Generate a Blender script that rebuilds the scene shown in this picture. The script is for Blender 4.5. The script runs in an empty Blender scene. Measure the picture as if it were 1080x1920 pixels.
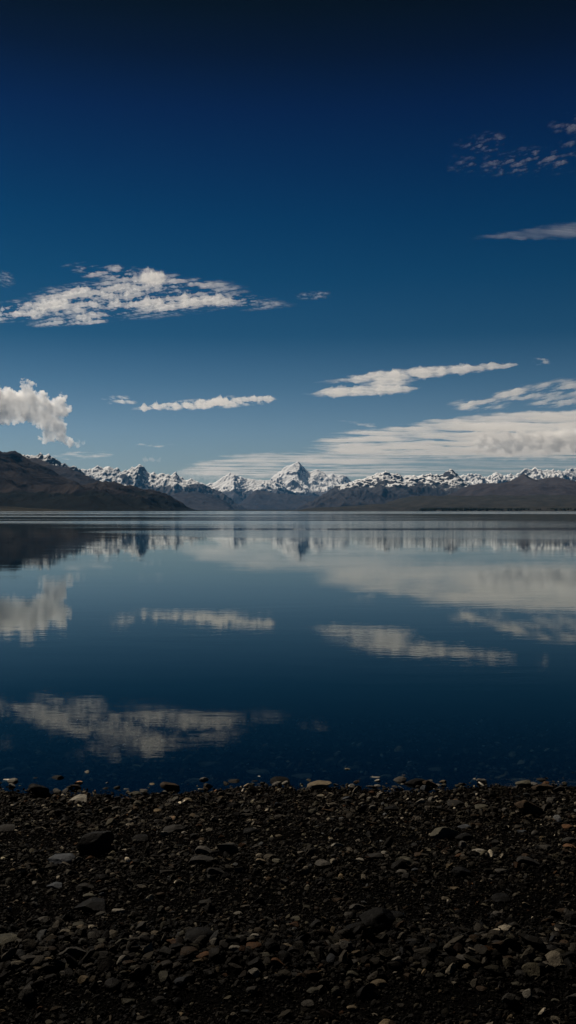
import bpy, math, random
import numpy as np
from mathutils import Vector, noise as mnoise

# ------------------------------------------------------------------ frame
CAM_Z = 1.9
F = 1840.0            # focal length in photograph pixels
CX, HY = 540.0, 958.0
R = math.radians
rng = np.random.default_rng(7)
random.seed(7)
scene = bpy.context.scene
C = scene.collection

# ------------------------------------------------------------------ helpers
def mesh_obj(name, verts, faces, mat=None, label=None, cat=None, group=None, kind=None, smooth=True, parent=None):
    me = bpy.data.meshes.new(name)
    v = np.asarray(verts, dtype=np.float32)
    me.vertices.add(len(v)); me.vertices.foreach_set('co', v.ravel())
    if isinstance(faces, np.ndarray):
        n, k = faces.shape
        me.loops.add(n * k); me.loops.foreach_set('vertex_index', faces.astype(np.int32).ravel())
        me.polygons.add(n); me.polygons.foreach_set('loop_start', np.arange(0, n * k, k, dtype=np.int32))
    else:
        tot = sum(len(f) for f in faces)
        me.loops.add(tot); me.loops.foreach_set('vertex_index', np.concatenate([np.asarray(f, dtype=np.int32) for f in faces]))
        st = np.cumsum([0] + [len(f) for f in faces[:-1]]).astype(np.int32)
        me.polygons.add(len(faces)); me.polygons.foreach_set('loop_start', st)
    me.update(calc_edges=True)
    me.validate()
    me.polygons.foreach_set('use_smooth', np.full(len(me.polygons), smooth, dtype=bool))
    if mat: me.materials.append(mat)
    o = bpy.data.objects.new(name, me)
    C.objects.link(o)
    tag(o, label, cat, group, kind)
    if parent: o.parent = parent
    return o

def tag(o, label=None, cat=None, group=None, kind=None):
    if label: o['label'] = label
    if cat: o['category'] = cat
    if group: o['group'] = group
    if kind: o['kind'] = kind
    return o

# --- vectorised gradient noise (2-D), lattice hashed by seed
def _hash(ix, iy, seed):
    h = (ix.astype(np.int64) * 374761393 + iy.astype(np.int64) * 668265263 + seed * 974711) & 0xffffffff
    h = ((h ^ (h >> 13)) * 1274126177) & 0xffffffff
    return (h ^ (h >> 16)) & 0xffff

def pnoise(x, y, seed=0):
    x = np.asarray(x, dtype=np.float64); y = np.asarray(y, dtype=np.float64)
    x0 = np.floor(x); y0 = np.floor(y); fx = x - x0; fy = y - y0
    u = fx * fx * fx * (fx * (fx * 6 - 15) + 10); w = fy * fy * fy * (fy * (fy * 6 - 15) + 10)
    def g(i, j):
        a = _hash(x0 + i, y0 + j, seed) / 65536.0 * 2 * np.pi
        return np.cos(a) * (fx - i) + np.sin(a) * (fy - j)
    n = (g(0, 0) * (1 - u) + g(1, 0) * u) * (1 - w) + (g(0, 1) * (1 - u) + g(1, 1) * u) * w
    return n * 1.41

def fbm(x, y, oct=5, seed=0, gain=0.5, lac=2.03):
    s = 0; a = 1.0; t = 0
    for k in range(oct):
        s = s + a * pnoise(x, y, seed + k * 17); t += a; a *= gain
        x = x * lac + 3.1; y = y * lac + 7.7
    return s / t

def ridged(x, y, oct=5, seed=0, gain=0.52, lac=2.07):
    s = 0; a = 1.0; t = 0; prev = 1.0
    for k in range(oct):
        n = (1 - np.abs(pnoise(x, y, seed + k * 31))) ** 2
        s = s + a * n * prev; prev = np.clip(n * 1.2, 0, 1); t += a; a *= gain
        x = x * lac + 5.3; y = y * lac + 1.9
    return s / t

def sstep(a, b, x):
    t = np.clip((x - a) / (b - a), 0, 1)
    return t * t * (3 - 2 * t)

def grid_faces(nx, ny):
    i = np.arange(nx - 1)[None, :] + np.arange(ny - 1)[:, None] * nx
    i = i.ravel()
    return np.stack([i, i + 1, i + nx + 1, i + nx], 1)

# ------------------------------------------------------------------ materials
def new_mat(name):
    m = bpy.data.materials.new(name); m.use_nodes = True
    nt = m.node_tree; nt.nodes.clear()
    out = nt.nodes.new('ShaderNodeOutputMaterial')
    return m, nt, out

class N:
    """thin wrapper that makes node building short"""
    def __init__(s, nt): s.nt = nt
    def node(s, typ, **kw):
        n = s.nt.nodes.new(typ)
        for k, v in kw.items():
            if hasattr(n, k): setattr(n, k, v)
        return n
    def link(s, a, b): s.nt.links.new(a, b)
    def setin(s, sock, v):
        if isinstance(v, bpy.types.NodeSocket): s.link(v, sock)
        else: sock.default_value = v
    def math(s, op, a, b=None, c=None, clamp=False):
        n = s.nt.nodes.new('ShaderNodeMath'); n.operation = op; n.use_clamp = clamp
        s.setin(n.inputs[0], a)
        if b is not None: s.setin(n.inputs[1], b)
        if c is not None: s.setin(n.inputs[2], c)
        return n.outputs[0]
    def mix(s, f, a, b, blend='MIX'):
        n = s.nt.nodes.new('ShaderNodeMix'); n.data_type = 'RGBA'; n.blend_type = blend
        s.setin(n.inputs[0], f); s.setin(n.inputs[6], a); s.setin(n.inputs[7], b)
        return n.outputs[2]
    def mapr(s, v, a, b, c=0.0, d=1.0, smooth=True):
        n = s.nt.nodes.new('ShaderNodeMapRange'); n.interpolation_type = 'SMOOTHSTEP' if smooth else 'LINEAR'
        s.setin(n.inputs[0], v)
        for k, q in zip((1, 2, 3, 4), (a, b, c, d)): s.setin(n.inputs[k], q)
        return n.outputs[0]
    def pos(s): return s.nt.nodes.new('ShaderNodeNewGeometry').outputs['Position']
    def sep(s, v):
        n = s.nt.nodes.new('ShaderNodeSeparateXYZ'); s.link(v, n.inputs[0]); return n.outputs
    def vmul(s, v, t):
        n = s.nt.nodes.new('ShaderNodeVectorMath'); n.operation = 'MULTIPLY'; s.link(v, n.inputs[0]); n.inputs[1].default_value = t
        return n.outputs[0]
    def noise(s, v, scale, detail=4, rough=.55, typ='FBM', lac=2.0):
        n = s.nt.nodes.new('ShaderNodeTexNoise'); n.noise_dimensions = '3D'
        try: n.noise_type = typ
        except Exception: pass
        s.link(v, n.inputs['Vector']); n.inputs['Scale'].default_value = scale
        n.inputs['Detail'].default_value = detail; n.inputs['Roughness'].default_value = rough
        n.inputs['Lacunarity'].default_value = lac
        return n.outputs['Fac']

def mountain_mat(name, low, mid, rock, snow_lo, snow_hi, feat, steep=(0.52, 0.78), snow=True, veg=None, rock_z=None):
    """bare slopes, rock and snow picked by height, steepness and broken up by noise; feat = size in metres of the break-up"""
    m, nt, out = new_mat(name); n = N(nt)
    geo = nt.nodes.new('ShaderNodeNewGeometry')
    p = geo.outputs['Position']; z = n.sep(p)[2]; nz = n.sep(geo.outputs['Normal'])[2]
    cq = nt.nodes.new('ShaderNodeCombineXYZ'); sp = n.sep(p); n.link(n.math('ADD', sp[0], n.math('MULTIPLY', sp[2], -.9)), cq.inputs[0]); n.link(n.math('MULTIPLY', sp[1], .6), cq.inputs[1]); n.link(n.math('MULTIPLY', sp[2], .4), cq.inputs[2]); q = cq.outputs[0]; big = n.noise(p, 1 / (feat * 9), 5, .6); med = n.noise(q, 1 / (feat * 2.2), 6, .62); fine = n.noise(q, 1 / (feat * .6), 4, .6)
    zz = n.math('ADD', z, n.math('MULTIPLY', n.math('SUBTRACT', big, .5), snow_lo * 1.1))
    zz = n.math('ADD', zz, n.math('MULTIPLY', n.math('SUBTRACT', med, .5), snow_lo * .8))
    col = n.mix(n.mapr(med, .35, .68), low, mid)
    if veg: col = n.mix(n.mapr(n.math('ADD', z, n.math('MULTIPLY', n.math('SUBTRACT', big, .5), veg[1] * 3.5)), veg[1] * 1.05, veg[1] * .75), col, veg[0])
    rz = rock_z or (snow_lo * .55, snow_lo * .95)
    col = n.mix(n.mapr(zz, rz[0], rz[1]), col, rock)
    col = n.mix(n.mapr(fine, .4, .75, 0, .35), col, tuple(c * .45 for c in rock[:3]) + (1,))
    rough = .9
    if snow:
        sl = n.math('ADD', nz, n.math('MULTIPLY', n.math('SUBTRACT', med, .5), .50))
        sl = n.math('ADD', sl, n.math('MULTIPLY', n.math('SUBTRACT', fine, .5), .26))
        sf = n.math('MULTIPLY', n.mapr(zz, snow_lo, snow_hi), n.mapr(sl, steep[0], steep[1]))
        col = n.mix(n.mapr(sf, .15, .7), col, (.80, .81, .82, 1))
    b = nt.nodes.new('ShaderNodeBsdfDiffuse'); n.setin(b.inputs[0], col)
    bump = nt.nodes.new('ShaderNodeBump'); bump.inputs['Strength'].default_value = .5; bump.inputs['Distance'].default_value = feat * .5
    n.link(med, bump.inputs['Height']); n.link(bump.outputs[0], b.inputs['Normal'])
    n.link(b.outputs[0], out.inputs[0])
    return m

# ------------------------------------------------------------------ mountains
def crest_z(pts, dist, X):
    P = np.array(pts, dtype=float)
    px = P[:, 0]; z = CAM_Z + (HY - P[:, 1]) / F * dist
    return np.interp(X, (px - CX) / F * dist, z)

def make_range(name, pts, dist, depth, mat, label, cat='mountains', amp=.35, feat=None, seed=1, pw=1.0, jag=1.0, px_step=1.1, nv=64, foot=0.0, kind='structure'):
    """a ridge seen from the lake: crest line at distance `dist`, its near flank running `depth` metres towards the viewer, broken
    into spurs and gullies; beyond the crest it falls away again."""
    x0 = (pts[0][0] - CX) / F * dist; x1 = (pts[-1][0] - CX) / F * dist
    nx = int((x1 - x0) / (dist / F * px_step)) + 2
    X = np.linspace(x0, x1, nx)
    v = np.concatenate([np.linspace(0, 1, nv), np.linspace(1, 1.45, 9)[1:]])
    feat = feat or depth * .35
    XX, VV = np.meshgrid(X, v)
    H0 = crest_z(pts, dist, X).mean()
    front = np.clip(VV, 0, 1)
    YY = dist - (1 - VV) * depth
    wx = fbm(XX / feat, YY / feat, 4, seed + 5) * feat * .9 * (1 - front) ** .8
    base = crest_z(pts, dist, XX + wx)
    smooth = np.interp(XX + wx * .5, X, np.convolve(np.pad(crest_z(pts, dist, X), 60, mode='edge'), np.ones(121) / 121, mode='valid'))
    blend = front ** 2
    hgt = base * blend + smooth * (1 - blend)
    rg = ridged(XX / feat + .37 * YY / feat, YY / feat * .55, 6, seed)
    # sharp diagonal spurs
    env = np.sin(np.pi * np.clip(front, 0, 1) ** .8) ** .7
    prof = front ** pw
    z = hgt * prof + (rg - .55) * amp * H0 * 1.6 * env
    fine = fbm(XX / (feat * .16), YY / (feat * .16), 5, seed + 9, gain=.6)
    z += fine * H0 * .032 * jag * np.clip(front * 2.2, 0, 1)
    z += (ridged(XX / (feat * .24), YY / (feat * .24), 4, seed + 77) - .5) * H0 * .085 * jag * np.clip(front * 1.8 - .3, 0, 1)
    back = VV > 1
    z = np.where(back, hgt * (1 - (VV - 1) / .45) ** 1.2 + fine * H0 * .03, z)
    # the near flank never tops the crest as seen from the lake
    crest = z[nv - 1][None, :]
    lim = CAM_Z + (crest - CAM_Z) * (YY / dist) * (.99 - .015 * (1 - front))
    z = np.where((VV < 1), np.minimum(z, lim), z)
    fm = sstep(0, .10, VV) if True else 1
    z = z * fm + (1 - fm) * (-6) + foot * fm * (1 - front)
    z[0] = -25; z[-1] = -25
    V = np.stack([XX, YY, z], -1).reshape(-1, 3)
    return mesh_obj(name, V, grid_faces(nx, len(v)), mat, label, cat, kind=kind)

def C1(l): return [(x / 3.0, 820 + y / 3.0) for x, y in l]
def C2(l): return [(360 + x / 3.0, 820 + y / 3.0) for x, y in l]
def C3(l): return [(720 + x / 3.0, 820 + y / 3.0) for x, y in l]

brown = (.050, .036, .034, 1); brown2 = (.085, .060, .052, 1); drock = (.070, .064, .066, 1)
m_left = mountain_mat('tussock_hillside', (.018, .017, .019, 1), (.045, .040, .040, 1), (.042, .038, .041, 1), 1500, 1900, 160, snow=False, veg=((.014, .016, .016, 1), 230), rock_z=(600, 1100))
m_blue = mountain_mat('shaded_hillside', (.035, .034, .040, 1), (.055, .052, .058, 1), drock, 1150, 1290, 130, steep=(.40, .62))
m_snow = mountain_mat('snow_and_rock', (.045, .045, .052, 1), (.075, .072, .078, 1), (.10, .10, .112, 1), 950, 1180, 230, steep=(.60, .80))
m_cook = mountain_mat('high_snow_and_rock', (.045, .047, .058, 1), (.06, .062, .072, 1), (.115, .118, .135, 1), 1060, 1330, 340, steep=(.52, .70))
m_right = mountain_mat('snow_dusted_rock', (.038, .036, .040, 1), (.055, .051, .054, 1), (.062, .061, .068, 1), 830, 1060, 170, steep=(.74, .92))
m_plat = mountain_mat('brown_upland', (.036, .031, .033, 1), (.055, .047, .048, 1), (.058, .052, .055, 1), 1050, 1200, 120, steep=(.5, .68))
m_fore = mountain_mat('dark_foreland', (.028, .030, .030, 1), (.045, .044, .042, 1), (.05, .05, .052, 1), 1500, 1900, 90, snow=False)

make_range('near_hill', [(-420, 870), (-240, 858), (-120, 846), (-50, 850)] + C1([(0, 85), (35, 90), (60, 78), (85, 72), (108, 83), (130, 98), (175, 128), (210, 149), (255, 172), (300, 190), (350, 218), (400, 242), (445, 257), (500, 263), (560, 260), (640, 256), (700, 268), (780, 285), (850, 300), (890, 302), (930, 322), (1000, 358), (1050, 395), (1085, 412), (1110, 416)]),
    14000, 5200, m_left, 'bare brown hillside sloping down to the water from the left edge', 'hill', amp=.32, seed=11, pw=.80, jag=1.3, nv=150, px_step=.8)
make_range('shaded_hill', [(-300, 880), (-120, 862), (0, 852)] + C1([(110, 92), (135, 100), (165, 116), (200, 120), (240, 131), (300, 150), (350, 166), (400, 180), (440, 190), (470, 206), (530, 236), (600, 262), (700, 300), (800, 345), (900, 400), (960, 416)]),
    20000, 5000, m_blue, 'dark blue shaded hill rising just behind the brown hillside', 'hill', amp=.16, seed=23, pw=.9, jag=.6)
make_range('snowy_shoulder', [(-200, 870), (-60, 862), (20, 856)] + C1([(100, 108), (130, 98), (150, 103), (170, 105), (205, 97), (225, 95), (240, 97), (262, 95), (290, 107), (320, 124), (360, 147), (385, 158), (400, 168), (418, 164), (440, 180), (455, 188), (520, 240), (640, 300), (760, 400), (800, 416)]),
    26000, 2600, m_right, 'small snowy summit peeking over the shaded hill at the left', 'mountain', amp=.2, seed=31, pw=.8)
make_range('snowy_range', C1([(250, 300), (330, 240), (400, 200), (440, 183), (465, 178), (490, 184), (510, 180), (530, 168), (550, 160), (565, 166), (580, 174), (598, 168), (610, 164), (630, 171), (642, 176), (655, 170), (668, 178), (680, 190), (700, 188), (715, 186), (725, 174), (745, 168), (762, 163), (775, 157), (790, 155), (805, 162), (818, 178), (830, 192), (850, 203), (870, 198), (885, 206), (900, 205), (920, 201), (940, 205), (960, 211), (975, 201), (988, 197), (1003, 210), (1020, 226), (1040, 237), (1080, 236)]) + C2([(20, 246), (60, 262), (110, 290), (150, 300), (200, 330), (250, 370), (300, 400), (340, 416)]),
    42000, 3600, m_snow, 'jagged snowy range above the brown hillside, with the squat dark summit', 'mountains', amp=.26, seed=43, pw=.75)
make_range('middle_mountain', C2([(-80, 270), (-30, 240), (0, 236), (30, 250), (80, 262), (130, 250), (160, 232), (190, 214), (205, 205), (217, 200), (238, 204), (252, 214), (265, 220), (275, 215), (288, 222), (305, 236), (325, 232), (345, 231), (370, 241), (400, 240), (430, 243), (470, 250), (560, 300), (640, 350), (700, 400), (730, 416)]),
    58000, 4200, m_cook, 'snowy mountain with a small pointed white summit left of the highest peak', 'mountain', amp=.26, seed=57, pw=.72)
make_range('highest_peak', C2([(250, 380), (330, 320), (380, 280), (415, 262), (433, 246), (447, 228), (462, 212), (475, 204), (488, 196), (500, 192), (508, 180), (520, 170), (533, 164), (545, 158), (560, 152), (570, 147), (578, 148), (588, 141), (597, 134), (604, 139), (615, 154), (628, 167), (640, 180), (652, 190), (665, 196), (678, 188), (690, 184), (702, 180), (715, 184), (727, 191), (740, 197), (760, 211), (775, 208), (790, 205), (805, 213), (820, 216), (835, 212), (850, 209), (862, 216), (880, 231), (900, 246), (930, 262), (960, 290), (1020, 330), (1080, 380)]) + [(740, 957)],
    65000, 5200, m_cook, 'highest snow-covered peak standing in the middle of the range', 'mountain', amp=.34, seed=64, pw=.72, px_step=.7, nv=110, feat=2400, jag=.55)
make_range('dark_spur', C2([(-140, 330), (-80, 312), (0, 309), (60, 314), (120, 326), (160, 345), (190, 360), (215, 380), (235, 402), (250, 416)]),
    36000, 4500, m_blue, 'dark bare spur under the snowy range, left of the valley mouth', 'mountain spur', amp=.14, seed=71, pw=.9, jag=.5)
make_range('valley_spur', C2([(215, 416), (235, 400), (270, 370), (300, 345), (330, 318), (352, 300), (365, 292), (385, 300), (410, 304), (450, 312), (500, 316), (560, 322), (640, 326), (720, 330), (780, 350), (850, 390), (900, 416)]),
    50000, 5200, m_blue, 'dark blue lower slopes under the highest peak', 'mountain spur', amp=.2, seed=75, pw=.85, jag=.8)
make_range('far_right_range', C3([(320, 260), (380, 225), (415, 210), (440, 214), (462, 216), (480, 209), (500, 212), (520, 207), (540, 212), (560, 224), (580, 222), (600, 217), (615, 206), (628, 201), (645, 204), (662, 206), (680, 219), (695, 213), (710, 206), (725, 210), (740, 214), (755, 205), (770, 195), (785, 186), (800, 176), (812, 180), (825, 184), (838, 176), (850, 171), (862, 177), (870, 187), (885, 185), (900, 191), (920, 184), (940, 178), (955, 184), (970, 191), (985, 187), (1000, 193), (1020, 186), (1040, 179), (1060, 175), (1080, 169)]) + [(1110, 882), (1150, 876), (1200, 885), (1290, 872), (1400, 884), (1500, 880)],
    52000, 3800, m_cook, 'far snowy range crossing the right edge, with two white summits', 'mountains', amp=.3, seed=83, pw=.72)
make_range('right_range', C2([(560, 416), (600, 392), (650, 368), (700, 346), (745, 318), (780, 292), (810, 272), (840, 264), (870, 262), (895, 250), (920, 242), (940, 238), (965, 234), (985, 222), (1005, 219), (1030, 206), (1055, 200), (1078, 193)]) + C3([(10, 189), (22, 194), (35, 206), (48, 202), (65, 203), (85, 206), (100, 216), (115, 219), (135, 215), (150, 211), (165, 215), (182, 222), (200, 216), (215, 211), (235, 214), (250, 208), (262, 199), (275, 205), (288, 208), (300, 206), (312, 215), (328, 208), (340, 200), (352, 192), (365, 182), (378, 179), (388, 183), (400, 196), (412, 208), (425, 222), (440, 236), (455, 248), (470, 262), (500, 285), (560, 320), (620, 360), (680, 400), (720, 416)]),
    38000, 4300, m_right, 'dark rocky range streaked with snow, right of the highest peak', 'mountains', amp=.34, seed=91, pw=.80, nv=100, jag=1.2)
make_range('brown_upland', C3([(180, 416), (260, 372), (340, 335), (400, 308), (440, 286), (480, 272), (520, 264), (560, 258), (600, 256), (650, 256), (700, 250), (730, 238), (755, 222), (775, 208), (788, 204), (805, 214), (830, 232), (860, 238), (890, 232), (920, 226), (950, 222), (975, 222), (1010, 236), (1080, 252)]) + [(1110, 906), (1160, 902), (1260, 908), (1380, 900), (1500, 910)],
    30000, 6000, m_plat, 'brown upland with one dark triangular hill, below the far right snow', 'upland', amp=.14, seed=97, pw=.62, jag=.5, nv=80)
make_range('dark_foreland', C2([(560, 416), (640, 400), (760, 392), (860, 388)]) + C3([(0, 372), (60, 352), (110, 339), (150, 333), (200, 329), (300, 329), (400, 327), (520, 330), (640, 324), (760, 330), (900, 322), (1080, 328)]) + [(1120, 930), (1240, 926), (1400, 932), (1500, 930)],
    20000, 5000, m_fore, 'low dark terrace along the far right shore', 'terrace', amp=.16, seed=101, pw=.55, jag=.7)

# pale far shore at the head of the lake
m_shore, nt, out = new_mat('far_shore_gravel'); n = N(nt)
b = nt.nodes.new('ShaderNodeBsdfDiffuse')
n.setin(b.inputs[0], n.mix(n.mapr(n.noise(n.vmul(n.pos(), (1, 3, 1)), .002, 5), .35, .65), (.018, .018, .016, 1), (.040, .038, .031, 1)))
n.link(b.outputs[0], out.inputs[0])
def shore_strip(name, pts, dist, depth, h, mat, label, seed):
    make_range(name, pts, dist, depth, mat, label, 'shore', amp=.1, seed=seed, pw=.4, jag=1.4, nv=20)
shore_strip('far_left_shore', [(-420, 950), (-200, 949.5), (0, 949.5)] + C1([(80, 390), (160, 399), (250, 402), (330, 406), (420, 411), (470, 414), (520, 416.5)]), 9000, 900, 10, m_shore, 'low olive shore flat at the foot of the brown hillside', 5)
shore_strip('valley_flat', [(330, 957.4), (380, 955.8), (470, 955.4), (560, 955.6), (640, 955.2), (740, 955.6), (800, 957.5)], 30000, 3000, 10, m_shore, 'low grey river flat at the head of the lake', 6)
# wooded point on the far right shore: a far-off wood that reads as one mass
def far_wood():
    m, nt, out = new_mat('conifer_wood'); n = N(nt)
    b = nt.nodes.new('ShaderNodeBsdfDiffuse'); n.setin(b.inputs[0], n.mix(n.noise(n.pos(), .05, 3), (.010, .014, .012, 1), (.028, .034, .026, 1)))
    n.link(b.outputs[0], out.inputs[0])
    V = []; Fc = []
    for _ in range(5200):
        px = random.uniform(788, 1500); d = random.uniform(11000, 12600)
        t = (d - 11000) / 1600
        env = min(1, (px - 785) / 60) * (1 - .5 * t)
        if fbm(np.array([px / 40.]), np.array([t * 3]), 3, 4)[0] < -.15 + .25 * t: continue
        x = (px - CX) / F * d; r = random.uniform(8, 16); h = random.uniform(14, 30) * (.5 + .5 * env); z0 = 8 + 22 * t
        k = len(V); s = 6; a0 = random.random() * 6
        for q in range(s):
            a = a0 + q * 2 * math.pi / s; V.append((x + math.cos(a) * r, d + math.sin(a) * r, z0 - 14))
        for q in range(s):
            a = a0 + q * 2 * math.pi / s; rr = r * random.uniform(.5, .85); V.append((x + math.cos(a) * rr, d + math.sin(a) * rr, z0 + h * .5))
        V.append((x, d, z0 + h))
        for q in range(s):
            q2 = (q + 1) % s
            Fc.append((k + q, k + q2, k + s + q2, k + s + q)); Fc.append((k + s + q, k + s + q2, k + 2 * s))
    mesh_obj('far_wood', V, Fc, m, 'dark wood lining the far right shore', 'wood', kind='stuff')
far_wood()
make_range('wooded_point', [(770, 957.6), (790, 956.5), (840, 953.5), (900, 951), (980, 949.5), (1080, 949)] + [(1250, 948), (1400, 949), (1500, 950)], 12800, 1900, m_fore, 'low dark point carrying the wood on the far right shore', 'point of land', amp=.1, seed=111, pw=.5, jag=1.2, nv=24)

# ------------------------------------------------------------------ ground: beach, lake bed
SHORE = 6.66
def shore_y(x):
    return SHORE + .10 * np.sin(x * 1.3 + .5) + .05 * np.sin(x * 3.7 + 2) + .16 * fbm(x * .35, x * 0 + 4.2, 3, 3) + .16 * fbm(x * 1.6, x * 0 + 1.2, 4, 6)
def ground_z(x, y):
    x = np.asarray(x, float); y = np.asarray(y, float)
    d = shore_y(x) - y                       # metres inland of the waterline
    z = np.where(d > 0, .075 * d - .006 * np.clip(d, 0, 1) , .10 * d)
    z = np.where(d < -6, -.6 + (d + 6) * .06, z)
    z = np.maximum(z, -13.0)
    # storm ridge of coarse cobbles with a finer trough before it
    z = z + .035 * np.exp(-((y - 3.72) / .22) ** 2) - .015 * np.exp(-((y - 3.25) / .2) ** 2) + .02 * np.exp(-((y - 5.0) / .3) ** 2)
    near = np.clip(1 - np.abs(d) / 40, 0, 1)
    z = z + near * (.016 * fbm(x * 1.1, y * 1.1, 4, 8) + .006 * fbm(x * 7, y * 7, 3, 12))
    # bank behind the camera
    z = z + np.clip(-y - 6, 0, 400) * .03 * (1 + .4 * fbm(x / 60, y / 60, 3, 21))
    return z

mg, nt, out = new_mat('gap_shade_gravel'); n = N(nt)
p = n.pos()
vor = nt.nodes.new('ShaderNodeTexVoronoi'); vor.inputs['Scale'].default_value = 110; n.link(p, vor.inputs['Vector'])
vor2 = nt.nodes.new('ShaderNodeTexVoronoi'); vor2.inputs['Scale'].default_value = 240; n.link(p, vor2.inputs['Vector'])
cr = nt.nodes.new('ShaderNodeSeparateColor'); n.link(vor.outputs['Color'], cr.inputs[0])
gcol = n.mix(n.math('POWER', cr.outputs[0], 2.5), (.001, .001, .001, 1), (.003, .0028, .0025, 1))  # near-black base: the shade between stones is put into the colour
bs = nt.nodes.new('ShaderNodeBsdfPrincipled'); n.setin(bs.inputs['Base Color'], gcol); bs.inputs['Roughness'].default_value = 1; bs.inputs['Specular IOR Level'].default_value = 0
h = n.math('ADD', n.math('MULTIPLY', vor.outputs['Distance'], -1.0), n.math('MULTIPLY', vor2.outputs['Distance'], -.4))
bp = nt.nodes.new('ShaderNodeBump'); bp.inputs['Strength'].default_value = 1; bp.inputs['Distance'].default_value = .006
n.link(h, bp.inputs['Height']); n.link(bp.outputs[0], bs.inputs['Normal']); n.link(bs.outputs[0], out.inputs[0])

def axis(parts):
    return np.unique(np.round(np.concatenate([np.arange(a, b, s) for a, b, s in parts]), 4))
gx = axis([(-3000, -300, 200), (-300, -40, 20), (-40, -5, 1), (-5, 5, .05), (5, 40, 1), (40, 300, 20), (300, 3001, 200)])
gy = axis([(-1500, -100, 100), (-100, -8, 4), (-8, 2, .4), (2, 10, .05), (10, 40, .6), (40, 300, 12), (300, 501, 100)])
GX, GY = np.meshgrid(gx, gy)
GZ = ground_z(GX, GY)
mesh_obj('beach', np.stack([GX, GY, GZ], -1).reshape(-1, 3), grid_faces(len(gx), len(gy)), mg, 'dark shingle beach sloping into the lake', 'beach', kind='structure')

# ------------------------------------------------------------------ water
mw, nt, out = new_mat('lake_water'); n = N(nt)
p = n.pos(); X, Y, Z = n.sep(p)[0], n.sep(p)[1], n.sep(p)[2]
# near ripples: short crests lying across the view
r1 = n.noise(n.vmul(p, (5.0, 11.0, 1)), 1.0, 3, .5)
r2 = n.noise(n.vmul(p, (.8, 2.2, 1)), 1.0, 3, .5)
r3 = n.noise(n.vmul(p, (14.0, 30.0, 1)), 1.0, 2, .5)
amp_patch = n.mapr(n.noise(n.vmul(p, (.10, .25, 1)), 1.0, 3, .5), .35, .68, .35, 1.5)
hh = n.math('ADD', n.math('MULTIPLY', r1, .00036), n.math('ADD', n.math('MULTIPLY', r2, .0010), n.math('MULTIPLY', r3, .00003)))
hh = n.math('MULTIPLY', hh, amp_patch)
bw = nt.nodes.new('ShaderNodeBump'); bw.inputs['Strength'].default_value = 1; bw.inputs['Distance'].default_value = 1.0
n.link(hh, bw.inputs['Height'])
# wind lanes far out: long rough patches between slicks
lane = n.noise(n.vmul(p, (.0024, .0105, 1)), 1.0, 4, .62)
lane2 = n.noise(n.vmul(p, (.00022, .0011, 1)), 1.0, 4, .6)
edge = n.math('ADD', Y, n.math('MULTIPLY', X, 1.9))
edge = n.math('ADD', edge, n.math('MULTIPLY', n.math('SUBTRACT', lane, .5), 130))
far = n.mapr(edge, 52, 66)
far2 = n.mapr(n.math('ADD', Y, n.math('MULTIPLY', X, .35)), 150, 240)
lm = n.math('MULTIPLY', n.mapr(lane, .44, .56), far)
lm = n.math('MAXIMUM', n.math('MULTIPLY', lm, n.mapr(X, 90, -10)), n.math('MULTIPLY', n.mapr(lane2, .46, .56), far2))
rough = n.math('ADD', n.math('MULTIPLY', lm, .11), n.mapr(Y, 8, 160, .004, .022))
gl = nt.nodes.new('ShaderNodeBsdfGlossy'); n.setin(gl.inputs['Roughness'], rough); gl.inputs['Color'].default_value = (.88, .93, .92, 1)
n.link(bw.outputs[0], gl.inputs['Normal'])
deep = nt.nodes.new('ShaderNodeBsdfDiffuse'); deep.inputs[0].default_value = (.0003, .0030, .0052, 1)
clear = nt.nodes.new('ShaderNodeBsdfTransparent'); clear.inputs[0].default_value = (.19, .26, .30, 1)
body = nt.nodes.new('ShaderNodeMixShader'); n.setin(body.inputs[0], n.mapr(Y, 6.6, 11.5, .0, 1.0)); n.link(clear.outputs[0], body.inputs[1]); n.link(deep.outputs[0], body.inputs[2])
fr = nt.nodes.new('ShaderNodeFresnel'); fr.inputs[0].default_value = 1.333; n.link(bw.outputs[0], fr.inputs['Normal'])
ms = nt.nodes.new('ShaderNodeMixShader'); n.link(n.math('POWER', fr.outputs[0], 1.28), ms.inputs[0]); n.link(body.outputs[0], ms.inputs[1]); n.link(gl.outputs[0], ms.inputs[2])
n.link(ms.outputs[0], out.inputs[0])
wv = [(-50000, 4, 0), (50000, 4, 0), (50000, 74000, 0), (-50000, 74000, 0)]
mesh_obj('lake_water', wv, [(0, 1, 2, 3)], mw, 'calm dark blue lake reflecting the clouds and the mountains', 'water', kind='structure')

# ------------------------------------------------------------------ stones
def ico(sub):
    t = (1 + 5 ** .5) / 2
    v = [(-1, t, 0), (1, t, 0), (-1, -t, 0), (1, -t, 0), (0, -1, t), (0, 1, t), (0, -1, -t), (0, 1, -t), (t, 0, -1), (t, 0, 1), (-t, 0, -1), (-t, 0, 1)]
    v = [tuple(np.array(a) / np.linalg.norm(a)) for a in v]
    f = [(0, 11, 5), (0, 5, 1), (0, 1, 7), (0, 7, 10), (0, 10, 11), (1, 5, 9), (5, 11, 4), (11, 10, 2), (10, 7, 6), (7, 1, 8), (3, 9, 4), (3, 4, 2), (3, 2, 6), (3, 6, 8), (3, 8, 9), (4, 9, 5), (2, 4, 11), (6, 2, 10), (8, 6, 7), (9, 8, 1)]
    for _ in range(sub):
        cache = {}; nf = []
        def mid(a, b):
            k = (min(a, b), max(a, b))
            if k not in cache:
                m = (np.array(v[a]) + np.array(v[b])) / 2; m /= np.linalg.norm(m); v.append(tuple(m)); cache[k] = len(v) - 1
            return cache[k]
        for a, b, c in f:
            x, y, z = mid(a, b), mid(b, c), mid(c, a)
            nf += [(a, x, z), (b, y, x), (c, z, y), (x, y, z)]
        f = nf
    return np.array(v), np.array(f)

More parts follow.
